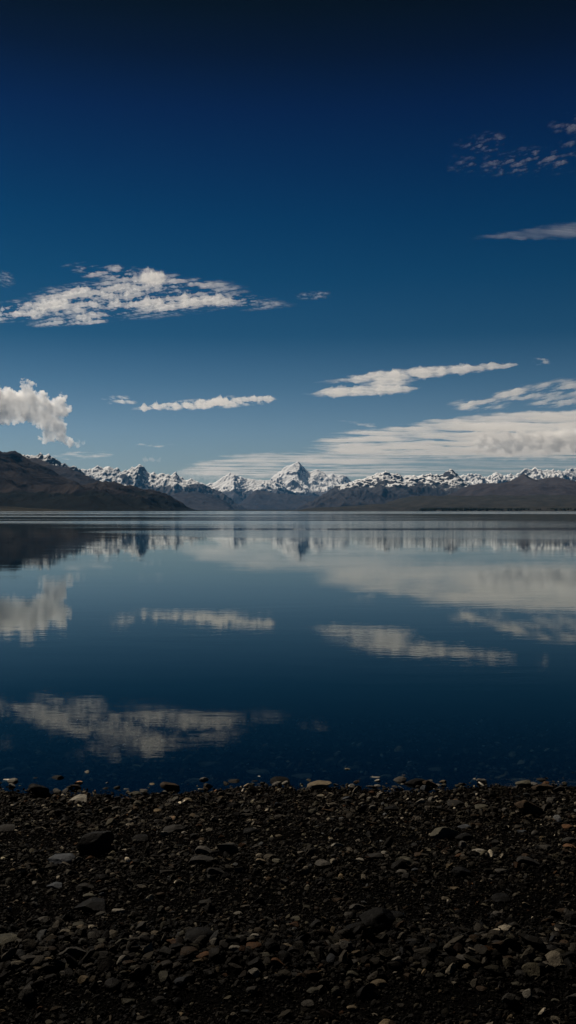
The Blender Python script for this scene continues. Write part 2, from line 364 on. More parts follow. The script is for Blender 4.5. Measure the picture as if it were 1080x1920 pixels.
def rock_shape(sub, seed, cuts=9, flat=.55, rough=.04, sharp=.5):
    """a water-worn broken stone: a ball cut by random planes, flattened, with a slightly uneven skin; unit half-length"""
    r = np.random.default_rng(seed)
    v, f = ico(sub); v = v.copy()
    for _ in range(cuts):
        d = r.normal(size=3); d /= np.linalg.norm(d)
        h = r.uniform(sharp, .92)
        s = v @ d; over = s > h
        v[over] -= ((s[over] - h) * .95)[:, None] * d
    if rough:
        o = r.uniform(0, 100)
        for i in range(len(v)):
            q = Vector(v[i]) * 1.7 + Vector((o, o * .3, 0))
            v[i] *= 1 + rough * (mnoise.noise(q) + .6 * mnoise.noise(q * 2.7) + .35 * mnoise.noise(q * 6.1))
    v *= np.array([1, r.uniform(.58, .88), flat * r.uniform(.8, 1.25)])
    v /= np.abs(v[:, 0]).max()
    return v, f

def stone_mat(name, use_attr):
    m, nt, out = new_mat(name); n = N(nt)
    if use_attr:
        a = nt.nodes.new('ShaderNodeAttribute'); a.attribute_name = 'tint'; base = a.outputs['Color']; co = n.pos()
    else:
        oi = nt.nodes.new('ShaderNodeObjectInfo'); base = oi.outputs['Color']; co = n.pos()
    mot = n.noise(co, 38, 5, .6); spk = n.noise(co, 210, 3, .6)
    k = n.math('MULTIPLY', n.mapr(mot, .3, .72, .62, 1.32), n.mapr(spk, .3, .7, .72, 1.25))
    kc = nt.nodes.new('ShaderNodeCombineColor')
    for i in range(3): n.link(k, kc.inputs[i])
    col = n.mix(1.0, base, kc.outputs[0], 'MULTIPLY')
    b = nt.nodes.new('ShaderNodeBsdfPrincipled'); n.setin(b.inputs['Base Color'], col)
    n.setin(b.inputs['Roughness'], n.mapr(mot, .3, .7, .55, .85)); b.inputs['Specular IOR Level'].default_value = .02
    bp = nt.nodes.new('ShaderNodeBump'); bp.inputs['Strength'].default_value = .9; bp.inputs['Distance'].default_value = .007
    n.link(n.math('ADD', mot, n.math('MULTIPLY', spk, .35)), bp.inputs['Height']); n.link(bp.outputs[0], b.inputs['Normal'])
    n.link(b.outputs[0], out.inputs[0])
    return m
m_stone = stone_mat('greywacke_stone', False); m_peb = stone_mat('greywacke_pebbles', True)

def gp(px, py):
    """where the ray through a pixel meets the ground"""
    dx, dz = (px - CX) / F, (HY - py) / F
    y = 3.0
    for _ in range(60):
        y += (CAM_Z + dz * y - float(ground_z(dx * y, y))) / (-dz + .08) * .8
    return dx * y, y

TEMPL = {
    'slab':   [rock_shape(3, 100 + i, 9, .26, .045, .46) for i in range(5)],
    'block':  [rock_shape(3, 200 + i, 12, .62, .06, .42) for i in range(6)],
    'wedge':  [rock_shape(3, 300 + i, 8, .48, .06, .34) for i in range(5)],
    'cobble': [rock_shape(3, 400 + i, 14, .58, .045, .62) for i in range(5)],
}
TM = {}
def stone_mesh(kind, i, name='stone'):
    key = (kind, i, name)
    if key not in TM:
        v, f = TEMPL[kind][i % len(TEMPL[kind])]
        me = bpy.data.meshes.new(name); me.from_pydata([tuple(a) for a in v], [], [tuple(a) for a in f.tolist()])
        me.polygons.foreach_set('use_smooth', np.ones(len(me.polygons), dtype=bool))
        try: me.set_sharp_from_angle(angle=R(24))
        except Exception: pass
        me.materials.append(m_stone); TM[key] = me
    return TM[key]

COL = {'black': (.006, .006, .006), 'dark grey': (.017, .016, .0145), 'grey': (.042, .039, .034), 'pale grey': (.115, .106, .088),  # black is algae-dark rock, and shade put into the big boulders' colour
       'blue-grey': (.034, .037, .041), 'buff': (.085, .068, .045), 'rust-brown': (.056, .030, .016), 'brown': (.030, .021, .014), 'olive-grey': (.048, .045, .034)}
placed = []      # x, y, r of the individual stones
def add_stone(px, py, wpx, hpx, kind, color, label, name='stone', rot=0.0, tilt=(0, 0), ti=None, cat='stone', group='stones lying on the beach', sink=.10):
    """px, py: where its middle sits in the picture; wpx, hpx: how wide and high it shows there"""
    x, y = gp(px, py + hpx * .35)
    y = min(y, 9.2)
    a = wpx / F * y / 2
    i = ti if ti is not None else random.randrange(6)
    o = bpy.data.objects.new(name, stone_mesh(kind, i, name)); C.objects.link(o)
    elev = math.atan2(CAM_Z, y)
    flat = {'slab': .26, 'block': .62, 'wedge': .48, 'cobble': .58}[kind]
    # height chosen so that the apparent height (height + foreshortened depth) matches
    dep = a * .5
    hz = max(.25 * a, (hpx / F * y / 2 - dep * math.sin(elev)) / math.cos(elev))
    s = np.clip(hz / (flat * a), .6, 2.2)
    o.scale = (a, a * random.uniform(.9, 1.1), a * s)
    o.rotation_euler = (R(tilt[0]), R(tilt[1]), R(rot))
    o.location = (x, y, float(ground_z(x, y)) + hz * (1 - 2 * sink) * .9)
    c = COL[color]; k = random.uniform(.88, 1.12)
    k *= .5 + .6 * float(sstep(2.9, 5.6, y))  # light fall-off toward the viewer put into the stone colour
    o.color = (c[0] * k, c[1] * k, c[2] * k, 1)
    tag(o, label, cat, group)
    placed.append((x, y, a))
    return o

BIG = [
 # px, py, w, h, kind, colour, label, rotation, tilt
 (88, 1445, 42, 20, 'cobble', 'black', 'black rounded rock standing in the water near the left edge', 10, (0, 0)),
 (110, 1459, 27, 25, 'block', 'black', 'squarish black rock at the waterline in front of the rounded one', 5, (0, 0)),
 (72, 1481, 40, 34, 'block', 'black', 'dark angular boulder on the pebbles just below the two black waterline rocks', 20, (0, 8)),
 (318, 1474, 36, 24, 'block', 'brown', 'dark brown boulder at the waterline, right of the small white stone', -15, (0, 0)),
 (290, 1470, 16, 11, 'wedge', 'pale grey', 'small near-white stone at the waterline beside the brown boulder', 0, (0, 14)),
 (344, 1456, 25, 8, 'cobble', 'black', 'low black rock awash behind the brown waterline boulder', 0, (0, 0)),
 (441, 1464, 26, 17, 'block', 'dark grey', 'dark blocky rock at the waterline, left of the small white stone in the water', 30, (0, 0)),
 (483, 1460, 13, 8, 'cobble', 'pale grey', 'small pale stone standing in the shallow water', 0, (0, 0)),
 (527, 1463, 40, 17, 'cobble', 'black', 'long low black rock at the waterline in the middle of the shore', 0, (0, 6)),
 (595, 1472, 53, 17, 'wedge', 'buff', 'pale pointed rock sloping up to the right at the waterline', 0, (0, -14)),
 (718, 1463, 13, 7, 'cobble', 'black', 'small black rock awash, left of the low black waterline boulder', 0, (0, 0)),
 (744, 1464, 20, 11, 'block', 'dark grey', 'small pointed dark rock beside the low black waterline boulder', 40, (0, 0)),
 (781, 1466, 44, 21, 'cobble', 'black', 'low black boulder at the waterline right of the middle', 0, (0, 0)),
 (806, 1469, 28, 20, 'block', 'brown', 'dark brown rock leaning against the low black waterline boulder', 15, (0, 5)),
 (979, 1469, 32, 18, 'block', 'olive-grey', 'greenish lit rock at the waterline, left of the brown shaded one', -10, (0, -6)),
 (1017, 1474, 40, 20, 'block', 'brown', 'large brown waterline rock near the right edge, its right side in shade', 10, (0, -8)),
 (1047, 1480, 24, 16, 'wedge', 'dark grey', 'dark grey rock just right of the large brown waterline rock', 0, (0, -10)),
 (990, 1511, 54, 38, 'block', 'brown', 'broad brown boulder in the upper right of the beach with a pale foot', 25, (0, 6)),
 (150, 1498, 42, 12, 'slab', 'pale grey', 'pale flat slab on the pebbles near the upper left of the beach', 0, (8, 0)),
 (352, 1500, 23, 12, 'slab', 'buff', 'pale buff flat stone below the brown waterline boulder', 20, (10, 0)),
 (255, 1486, 30, 11, 'slab', 'olive-grey', 'flat olive-grey stone left of the brown waterline boulder', 0, (6, 0)),
 (246, 1524, 15, 13, 'block', 'buff', 'small yellowish angular stone standing on edge', 30, (0, 20)),
 (652, 1498, 20, 14, 'slab', 'blue-grey', 'smooth blue-grey stone tilted up below the pointed waterline rock', 30, (0, 25)),
 (612, 1516, 18, 15, 'block', 'brown', 'brown stone with a shaded front, right of the orange pebble', 0, (0, 0)),
 (731, 1516, 27, 14, 'block', 'black', 'black oblong stone lying below the low black waterline boulder', 0, (0, 0)),
 (787, 1503, 20, 12, 'wedge', 'pale grey', 'pale wedge pointing up to the right, above the flat-topped boulder', 0, (0, -18)),
 (902, 1512, 28, 14, 'cobble', 'olive-grey', 'rounded olive-grey stone left of the broad brown boulder', 0, (0, 0)),
 (852, 1505, 34, 14, 'cobble', 'dark grey', 'dark rounded stone above the flat-topped pale boulder', 0, (0, 0)),
 (833, 1560, 56, 32, 'block', 'olive-grey', 'flat-topped pale boulder, the largest lit one in the right half', 5, (6, 0)),
 (872, 1548, 30, 12, 'slab', 'blue-grey', 'blue-grey slab behind the flat-topped pale boulder', 10, (0, 0)),
 (870, 1569, 34, 20, 'cobble', 'black', 'black rock against the right side of the flat-topped pale boulder', 0, (0, 0)),
 (868, 1584, 18, 15, 'cobble', 'grey', 'grey rounded stone below the flat-topped pale boulder', 40, (0, 10)),
 (977, 1558, 20, 8, 'slab', 'blue-grey', 'pale blue-grey flat stone in the right part of the beach', 0, (4, 0)),
 (1063, 1549, 22, 11, 'cobble', 'rust-brown', 'rust-brown stone near the right edge, above the second one', 0, (0, 0)),
 (1068, 1586, 28, 10, 'slab', 'rust-brown', 'flat rust-brown stone near the right edge, under a dark one', 0, (0, 0)),
 (1068, 1575, 30, 17, 'cobble', 'dark grey', 'dark stone resting behind the flat rust-brown one at the right edge', 0, (0, 0)),
 (14, 1552, 40, 16, 'cobble', 'dark grey', 'low dark boulder cut by the left edge, upper beach', 0, (0, 0)),
 (322, 1552, 44, 22, 'block', 'dark grey', 'dark boulder with a lit left flank in the upper middle of the beach', -20, (0, -6)),
 (344, 1561, 11, 8, 'block', 'pale grey', 'small pale stone at the right foot of the lit-flank boulder', 0, (0, 0)),
 (265, 1571, 34, 18, 'cobble', 'black', 'black rounded stone left of the lit-flank boulder', 0, (0, 0)),
 (175, 1582, 62, 40, 'wedge', 'black', 'large black jagged boulder in the left half of the beach', 0, (0, 10)),
 (205, 1592, 26, 18, 'block', 'black', 'black block joined to the right of the jagged boulder', 0, (0, 0)),
 (113, 1611, 54, 11, 'slab', 'blue-grey', 'long flat blue-grey slab below the large black jagged boulder', -2, (5, 0)),
 (148, 1610, 18, 11, 'block', 'grey', 'grey block at the right end of the long flat slab', 0, (0, 0)),
 (468, 1557, 28, 16, 'cobble', 'black', 'black rounded stone half buried in fine gravel in the middle', 0, (0, 0)),
 (382, 1594, 38, 22, 'wedge', 'grey', 'creased grey stone left of the upright dark fin', 0, (0, 8)),
 (424, 1589, 46, 32, 'wedge', 'dark grey', 'dark fin-shaped stone with a lit left edge in the middle', 0, (0, 12)),
 (375, 1612, 50, 16, 'wedge', 'dark grey', 'long dark stone in front of the creased grey stone', 0, (0, -8)),
 (405, 1632, 34, 22, 'block', 'dark grey', 'dark block with a pale rim below the long dark stone', 0, (0, 0)),
 (487, 1614, 20, 14, 'wedge', 'buff', 'buff angular stone in the middle of the beach', 0, (0, -10)),
 (521, 1613, 22, 15, 'block', 'olive-grey', 'greenish grey block right of the buff angular stone', 20, (0, 6)),
 (447, 1630, 20, 14, 'slab', 'grey', 'grey upright slab beside the dark block with a pale rim', 30, (20, 0)),
 (632, 1584, 26, 13, 'block', 'pale grey', 'pale humped stone on fine gravel right of the middle', 0, (0, 0)),
 (608, 1617, 34, 20, 'block', 'grey', 'grey angular rock below the pale humped stone', -20, (0, 0)),
 (701, 1605, 34, 13, 'block', 'dark grey', 'oblong dark stone left of the rounded slanting boulder', 0, (0, 0)),
 (761, 1615, 38, 20, 'cobble', 'olive-grey', 'rounded slanting boulder, half in shade, right of the middle', -15, (0, 14)),
 (784, 1602, 18, 11, 'cobble', 'brown', 'brown stone behind the rounded slanting boulder', 0, (0, 0)),
 (754, 1634, 27, 9, 'slab', 'grey', 'grey flat slab in front of the rounded slanting boulder', 0, (0, 0)),
 (722, 1598, 15, 11, 'block', 'pale grey', 'near-white stone between the oblong dark stone and the brown stone', 0, (0, 0)),
 (675, 1611, 19, 6, 'slab', 'pale grey', 'thin pale slab above the grey angular rock', 0, (0, 0)),
 (862, 1604, 18, 11, 'cobble', 'rust-brown', 'rusty stone in the right half, left of the dark ridged rock', 0, (0, 0)),
 (990, 1613, 46, 22, 'wedge', 'dark grey', 'dark ridged rock in the right part of the beach', 0, (0, 8)),
 (1018, 1588, 32, 11, 'slab', 'grey', 'grey slab with a lit top above the dark ridged rock', 10, (10, 0)),
 (940, 1632, 26, 14, 'block', 'grey', 'grey block below the dark ridged rock', 0, (0, 0)),
 (862, 1634, 40, 18, 'cobble', 'black', 'black mound of rock left of the grey block, right half', 0, (0, 0)),
 (898, 1598, 40, 9, 'slab', 'pale grey', 'long pale stone lying across the gravel in the right half', -8, (0, 0)),
 (38, 1634, 16, 13, 'wedge', 'buff', 'tilted buff stone near the left edge of the beach', 0, (0, 20)),
 (105, 1660, 36, 12, 'slab', 'blue-grey', 'flat blue-grey stone propped on a dark one, left half', 0, (0, 4)),
 (158, 1664, 36, 14, 'cobble', 'dark grey', 'dark domed stone right of the propped blue-grey one', 0, (0, 0)),
 (166, 1680, 24, 12, 'cobble', 'olive-grey', 'olive-grey stone below the dark domed stone', 0, (0, 0)),
 (63, 1690, 15, 14, 'cobble', 'grey', 'small grey stone standing upright in the left of the beach', 60, (0, 20)),
 (175, 1700, 72, 13, 'slab', 'black', 'long low black slab in the left half of the beach', 0, (0, 0)),
 (222, 1707, 24, 14, 'block', 'pale grey', 'pale grey block right of the long low black slab', 0, (0, 0)),
 (188, 1711, 21, 10, 'cobble', 'grey', 'grey rounded stone under the long low black slab', 0, (0, 0)),
 (80, 1723, 26, 17, 'block', 'grey', 'wrinkled pale stone on the left above the cobble ridge', 0, (0, 0)),
 (126, 1721, 24, 19, 'block', 'dark grey', 'dark stone with a lit cap above the cobble ridge at left', 0, (0, 0)),
 (145, 1733, 26, 13, 'slab', 'olive-grey', 'flat tilted stone right of the one with the lit cap', 20, (12, 0)),
 (300, 1678, 18, 15, 'block', 'brown', 'brown stone standing on edge among fine gravel', 10, (0, 10)),
 (383, 1691, 26, 13, 'block', 'dark grey', 'dark pyramid-like stone alone on fine gravel', 0, (0, 0)),
 (447, 1711, 22, 8, 'slab', 'pale grey', 'pale flat stone on fine gravel in the middle', 0, (0, 0)),
 (555, 1722, 20, 11, 'cobble', 'olive-grey', 'olive stone left of the big black boulder', 0, (0, 0)),
 (669, 1700, 32, 12, 'block', 'grey', 'grey oblong stone above the big black boulder', 0, (0, 0)),
 (704, 1722, 76, 66, 'block', 'black', 'big black boulder, the tallest rock on the beach, right of the middle', 0, (0, -4)),
 (738, 1716, 44, 16, 'cobble', 'black', 'dark stone at the right shoulder of the big black boulder', 0, (0, 0)),
 (762, 1742, 17, 8, 'cobble', 'pale grey', 'pale pebble at the right foot of the big black boulder', 0, (0, 0)),
 (632, 1687, 24, 7, 'slab', 'brown', 'thin reddish slab up and left of the big black boulder', 0, (0, 0)),
 (850, 1665, 22, 8, 'slab', 'buff', 'buff flat stone in the right half of the fine gravel', 0, (0, 0)),
 (986, 1697, 20, 11, 'wedge', 'buff', 'buff wedge in the right part of the fine gravel', 0, (0, -10)),
 (930, 1712, 20, 10, 'cobble', 'grey', 'pale-topped grey stone left of the buff wedge', 0, (0, 0)),
 (940, 1682, 38, 16, 'cobble', 'black', 'low black rock in the right half of the fine gravel', 0, (0, 0)),
 (1055, 1706, 30, 10, 'slab', 'brown', 'brown slab near the right edge beside the buff wedge', 0, (0, 0)),
 (1072, 1718, 26, 22, 'cobble', 'dark grey', 'dark rounded boulder at the right edge', 0, (0, 0)),
 (903, 1751, 18, 11, 'slab', 'grey', 'light tilted slab above the cobble ridge, right half', 0, (12, 0)),
 (770, 1764, 34, 15, 'wedge', 'dark grey', 'dark ridged stone below the big black boulder', 0, (0, 0)),
 (935, 1770, 40, 13, 'slab', 'dark grey', 'dark slab lying on the cobble ridge, right half', -5, (0, 0)),
 (993, 1764, 42, 11, 'slab', 'dark grey', 'dark brownish slab right of the dark slab on the cobble ridge', 0, (0, 0)),
 (10, 1762, 54, 18, 'cobble', 'olive-grey', 'broad pale boulder cut by the left edge on the cobble ridge', 0, (0, 0)),
 (42, 1764, 28, 16, 'block', 'grey', 'grey block on the cobble ridge at far left', 0, (0, 0)),
 (135, 1783, 52, 26, 'block', 'grey', 'large pale-topped stone on the cobble ridge, left', 0, (0, 0)),
 (125, 1798, 28, 14, 'wedge', 'dark grey', 'dark wedge in front of the large pale-topped stone', 0, (0, -10)),
 (55, 1796, 32, 20, 'block', 'grey', 'rough grey stone on the cobble ridge, lower left', 0, (0, 0)),
 (191, 1786, 34, 14, 'wedge', 'dark grey', 'dark pointed stone right of the large pale-topped stone', 0, (0, 0)),
 (228, 1800, 24, 19, 'cobble', 'pale grey', 'smooth egg-shaped pale stone on the cobble ridge', 40, (0, -20)),
 (242, 1804, 26, 14, 'block', 'brown', 'brown stone leaning on the egg-shaped pale one', 0, (0, 0)),
 (232, 1765, 34, 20, 'block', 'olive-grey', 'buff-topped stone on the cobble ridge left of the middle', 0, (0, 0)),
 (293, 1749, 20, 17, 'block', 'buff', 'buff upright block with a crack on the cobble ridge', 15, (0, 5)),
 (272, 1752, 14, 14, 'block', 'brown', 'small brown stone left of the buff upright block', 0, (0, 8)),
 (326, 1764, 30, 13, 'wedge', 'rust-brown', 'reddish wedge right of the buff upright block', 0, (0, 0)),
 (372, 1750, 62, 36, 'cobble', 'black', 'broad black boulder on top of the cobble ridge, left of the middle', 0, (0, 0)),
 (400, 1757, 22, 14, 'slab', 'grey', 'grey leaning slab at the right of the broad black boulder', 20, (0, -25)),
 (353, 1783, 36, 24, 'cobble', 'brown', 'rounded brown stone with an orange rim on the cobble ridge', 0, (0, 0)),
 (385, 1790, 34, 15, 'cobble', 'rust-brown', 'rusty flat stone right of the orange-rimmed one', 0, (0, 0)),
 (411, 1795, 14, 15, 'block', 'rust-brown', 'small rusty upright stone on the cobble ridge', 0, (0, 0)),
 (440, 1778, 26, 15, 'cobble', 'pale grey', 'pale knobbly stone on the cobble ridge near the middle', 0, (0, 0)),
 (475, 1772, 34, 14, 'cobble', 'rust-brown', 'orange-brown stone on the cobble ridge below two grey ones', 0, (0, 0)),
 (450, 1758, 24, 13, 'cobble', 'grey', 'grey rounded stone, left of two above the orange-brown stone', 0, (0, 0)),
 (477, 1757, 22, 15, 'cobble', 'pale grey', 'pale rounded stone, right of two above the orange-brown stone', 0, (0, 0)),
 (519, 1805, 36, 15, 'wedge', 'rust-brown', 'orange wedge, the brightest rusty stone on the cobble ridge', 0, (0, 0)),
 (476, 1823, 30, 26, 'block', 'pale grey', 'pale jagged stone below the cobble ridge near the middle', 30, (0, 10)),
 (498, 1790, 34, 9, 'slab', 'olive-grey', 'long thin olive slab on the cobble ridge at the middle', -6, (0, 0)),
 (538, 1774, 22, 15, 'wedge', 'buff', 'buff wedge on the cobble ridge right of the middle', 0, (0, 0)),
 (590, 1792, 44, 9, 'slab', 'olive-grey', 'long thin pale slab right of the buff wedge', -6, (0, 0)),
 (549, 1827, 30, 12, 'slab', 'dark grey', 'dark flat stone below the long thin pale slab', 0, (0, 0)),
 (585, 1825, 30, 22, 'block', 'brown', 'brown peaked stone on the lower side of the cobble ridge', 0, (0, 0)),
 (584, 1806, 13, 6, 'slab', 'pale grey', 'small square pale stone above the brown peaked stone', 0, (0, 0)),
 (618, 1767, 24, 12, 'slab', 'grey', 'grey square slab above the cobble ridge right of the middle', 0, (14, 0)),
 (646, 1766, 20, 16, 'wedge', 'brown', 'brown tilted stone right of the grey square slab', 0, (0, -20)),
 (660, 1826, 24, 16, 'wedge', 'olive-grey', 'forked pale stone below the cobble ridge, right of the middle', 0, (0, 0)),
 (662, 1802, 22, 13, 'cobble', 'grey', 'brownish rounded stone above the forked pale stone', 0, (0, 0)),
 (710, 1842, 34, 15, 'cobble', 'buff', 'large rounded buff stone below the cobble ridge', 0, (0, 0)),
 (868, 1800, 50, 13, 'wedge', 'grey', 'long curved grey stone on the cobble ridge, right half', -8, (0, -4)),
 (879, 1811, 26, 16, 'cobble', 'buff', 'buff rounded stone just below the long curved grey stone', 0, (0, 0)),
 (824, 1826, 27, 12, 'slab', 'olive-grey', 'olive flat stone on the cobble ridge, right half', 0, (0, 0)),
 (830, 1790, 30, 15, 'wedge', 'dark grey', 'dark angular stone left of the long curved grey stone', 0, (0, 0)),
 (952, 1795, 24, 13, 'block', 'brown', 'brown block right of the long curved grey stone', 0, (0, 0)),
 (980, 1792, 24, 10, 'slab', 'olive-grey', 'pale flat stone right of the brown block, right half', 0, (0, 0)),
 (978, 1824, 30, 12, 'slab', 'dark grey', 'dark flat slab on the lower side of the cobble ridge, right half', 0, (0, 0)),
 (905, 1852, 24, 14, 'block', 'brown', 'reddish brown block below the cobble ridge, right half', 0, (0, 0)),
 (938, 1852, 14, 14, 'slab', 'grey', 'small grey slab standing upright right of the reddish brown block', 80, (60, 0)),
 (988, 1868, 14, 18, 'wedge', 'pale grey', 'pale upright splinter in the lower right', 60, (0, 30)),
 (1002, 1870, 20, 10, 'slab', 'dark grey', 'dark slab beside the pale upright splinter', 0, (0, 0)),
 (1040, 1877, 18, 8, 'wedge', 'olive-grey', 'thin greenish sliver pointing up in the lower right corner', 0, (0, -25)),
 (787, 1886, 16, 10, 'block', 'grey', 'grey stone in the dark gravel near the bottom, right half', 0, (0, 0)),
 (602, 1876, 10, 12, 'slab', 'pale grey', 'small pale slab on end in the dark gravel near the bottom', 50, (50, 0)),
 (578, 1880, 26, 12, 'cobble', 'grey', 'grey stone left of the small pale slab on end', 0, (0, 0)),
 (588, 1856, 26, 13, 'cobble', 'olive-grey', 'pale creased stone below the brown peaked stone', 0, (0, 0)),
 (660, 1890, 22, 10, 'cobble', 'buff', 'yellowish stone near the bottom edge right of the middle', 0, (0, 0)),
 (269, 1854, 12, 20, 'slab', 'dark grey', 'striped dark splinter standing upright near the bottom left', 70, (70, 0)),
 (238, 1877, 30, 8, 'slab', 'olive-grey', 'thin pale slab near the bottom, under the striped splinter', -6, (0, 0)),
 (298, 1873, 26, 11, 'cobble', 'dark grey', 'dark rounded stone right of the striped splinter', 0, (0, 0)),
 (75, 1893, 12, 12, 'cobble', 'rust-brown', 'small orange stone near the bottom left corner', 0, (0, 0)),
 (187, 1843, 11, 8, 'cobble', 'pale grey', 'small pale round pebble alone in the dark gravel strip', 0, (0, 0)),
 (70, 1815, 22, 8, 'slab', 'buff', 'buff flat stone on the lower side of the cobble ridge, left', 0, (0, 0)),
 (120, 1822, 22, 9, 'slab', 'grey', 'grey flat stone right of the buff flat one, below the ridge', 0, (0, 0)),
 (45, 1822, 20, 7, 'slab', 'grey', 'thin grey flat stone below the ridge near the left edge', 0, (0, 0)),
]
for b in BIG:
    px, py, w, h, kind, col, lab, rot, tilt = b
    add_stone(px, py, w * 1.04, h * 1.05, kind, col, lab, 'boulder' if w >= 34 else 'stone', rot, tilt, cat='boulder' if w >= 34 else 'stone',
              group='boulders on the shingle beach' if w >= 34 else 'stones on the shingle beach')
# stones sunk in the shallows, seen faintly through the water
for k, (px, py, w, lab) in enumerate([(20, 1422, 44, 'pale flat stone under the water at the left edge'), (370, 1452, 46, 'pale flat stone under the shallow water behind the brown boulder'),
        (490, 1438, 60, 'long pale stone under the water, left of the middle'), (660, 1424, 32, 'small bluish stone under the water, right of the middle'),
        (570, 1446, 50, 'pale stone under the water behind the pointed rock'), (725, 1445, 34, 'dark stone under the water right of the middle'),
        (970, 1455, 34, 'pale stone under the shallow water near the right'), (210, 1438, 30, 'small pale stone under the water in the left half'),
        (390, 1408, 50, 'dim stone under deeper water left of the middle'), (820, 1425, 40, 'dim stone under the water in the right half')]):
    x, y = gp(px, py); y = min(y, 9.5)
    y = CAM_Z * F / (py - HY); x = (px - CX) / F * y
    o = bpy.data.objects.new('sunken_stone', stone_mesh('slab', k, 'sunken_stone')); C.objects.link(o)
    a = w / F * y / 2; z = float(ground_z(x, y))
    o.scale = (a, a * .9, a * .8); o.location = (x, y, z + a * .1); o.rotation_euler = (0, 0, random.uniform(-.4, .4)); o.color = (.15, .145, .125, 1)
    tag(o, lab, 'sunken stone', 'stones lying under the shallow water'); placed.append((x, y, a))

# further individual stones: the next largest ones
def size_at(y, r):
    """half-length in metres of a loose stone drawn for distance y"""
    coarse = np.exp(-((y - 3.70) / .26) ** 2) * 1.0 + np.exp(-((y - 4.95) / .30) ** 2) * .35 + np.exp(-((y - 6.1) / .55) ** 2) * .50
    fine = np.exp(-((y - 3.36) / .10) ** 2) + np.exp(-((y - 5.42) / .16) ** 2) * .9 + np.exp(-((y - 4.35) / .2) ** 2) * .4
    return np.clip(1 + .85 * coarse - .45 * fine, .55, 2.4) * r

zone = lambda y: ('beside the waterline' if y > 6.25 else 'below the waterline' if y > 5.85 else 'on the upper beach' if y > 5.3 else
                  'halfway down the beach' if y > 4.6 else 'above the cobble ridge' if y > 4.0 else 'on the cobble ridge' if y > 3.65 else
                  'below the cobble ridge' if y > 3.42 else 'in the dark bottom gravel')
side = lambda t: ('at the left edge' if t < -.8 else 'far left' if t < -.55 else 'left half' if t < -.2 else 'near the middle' if t < .2 else
                  'right half' if t < .55 else 'far right' if t < .8 else 'at the right edge')
shape = {'slab': 'flat', 'block': 'angular', 'wedge': 'wedge-shaped', 'cobble': 'rounded'}
seen = {}
extra = 0; tries = 0
cols_w = [('dark grey', .26), ('grey', .28), ('pale grey', .12), ('olive-grey', .13), ('brown', .08), ('black', .05), ('blue-grey', .04), ('buff', .05), ('rust-brown', .02)]
while extra < 300 - len(BIG) and tries < 40000:
    tries += 1
    u = random.random()
    y = random.gauss(3.70, .20) if u < .48 else random.gauss(6.0, .42) if u < .72 else random.uniform(3.3, 6.6)
    if not 3.15 < y < 6.7: continue
    hw = .293 * y; x = random.uniform(-hw * 1.0, hw * 1.0)
    a = .5 * random.uniform(.7, 1.25) * (.052 if abs(y - 3.7) < .4 else .050)
    if any((x - q[0]) ** 2 + (y - q[1]) ** 2 * 1.5 < (a + q[2]) ** 2 * .95 for q in placed): continue
    c = random.choices([q[0] for q in cols_w], [q[1] for q in cols_w])[0]
    kind = random.choice(['slab', 'block', 'block', 'wedge', 'cobble', 'cobble'])
    o = bpy.data.objects.new('stone', stone_mesh(kind, random.randrange(6), 'stone')); C.objects.link(o)
    s = a
    o.scale = (s, s * random.uniform(.85, 1.15), s * random.uniform(.75, 1.1))
    o.rotation_euler = (R(random.gauss(0, 20)), R(random.gauss(0, 20)), random.uniform(0, 6.28))
    o.location = (x, y, float(ground_z(x, y)) + s * (.12 if kind == 'slab' else .28) + .006)
    k = random.uniform(.6, 1.1) * (.42 + .5 * float(sstep(2.9, 5.6, y))); o.color = tuple(v * k for v in COL[c]) + (1,)  # nearer stones darker: dimmer light painted into their colour
    big = 'large' if a > .03 else 'small'
    t = x / hw
    up = 'near the top' if y > 5.9 else ''
    seen.setdefault((big, c, shape[kind], zone(y), side(t)), []).append(o)
    placed.append((x, y, a)); extra += 1
for (big, c, sh, zn, sd), os_ in seen.items():
    os_.sort(key=lambda o: o.location.x)
    k = len(os_)
    rank = {2: ['left of two', 'right of two'], 3: ['leftmost of three', 'middle of three', 'rightmost of three']}
    for i, o in enumerate(os_):
        l = f"{big} {c} {sh} stone {zn}, {sd}" if k == 1 else f"{rank[min(k, 3)][min(i, 2)]} {big} {c} {sh} stones {zn}, {sd}"
        tag(o, l, 'stone', 'stones on the shingle beach')

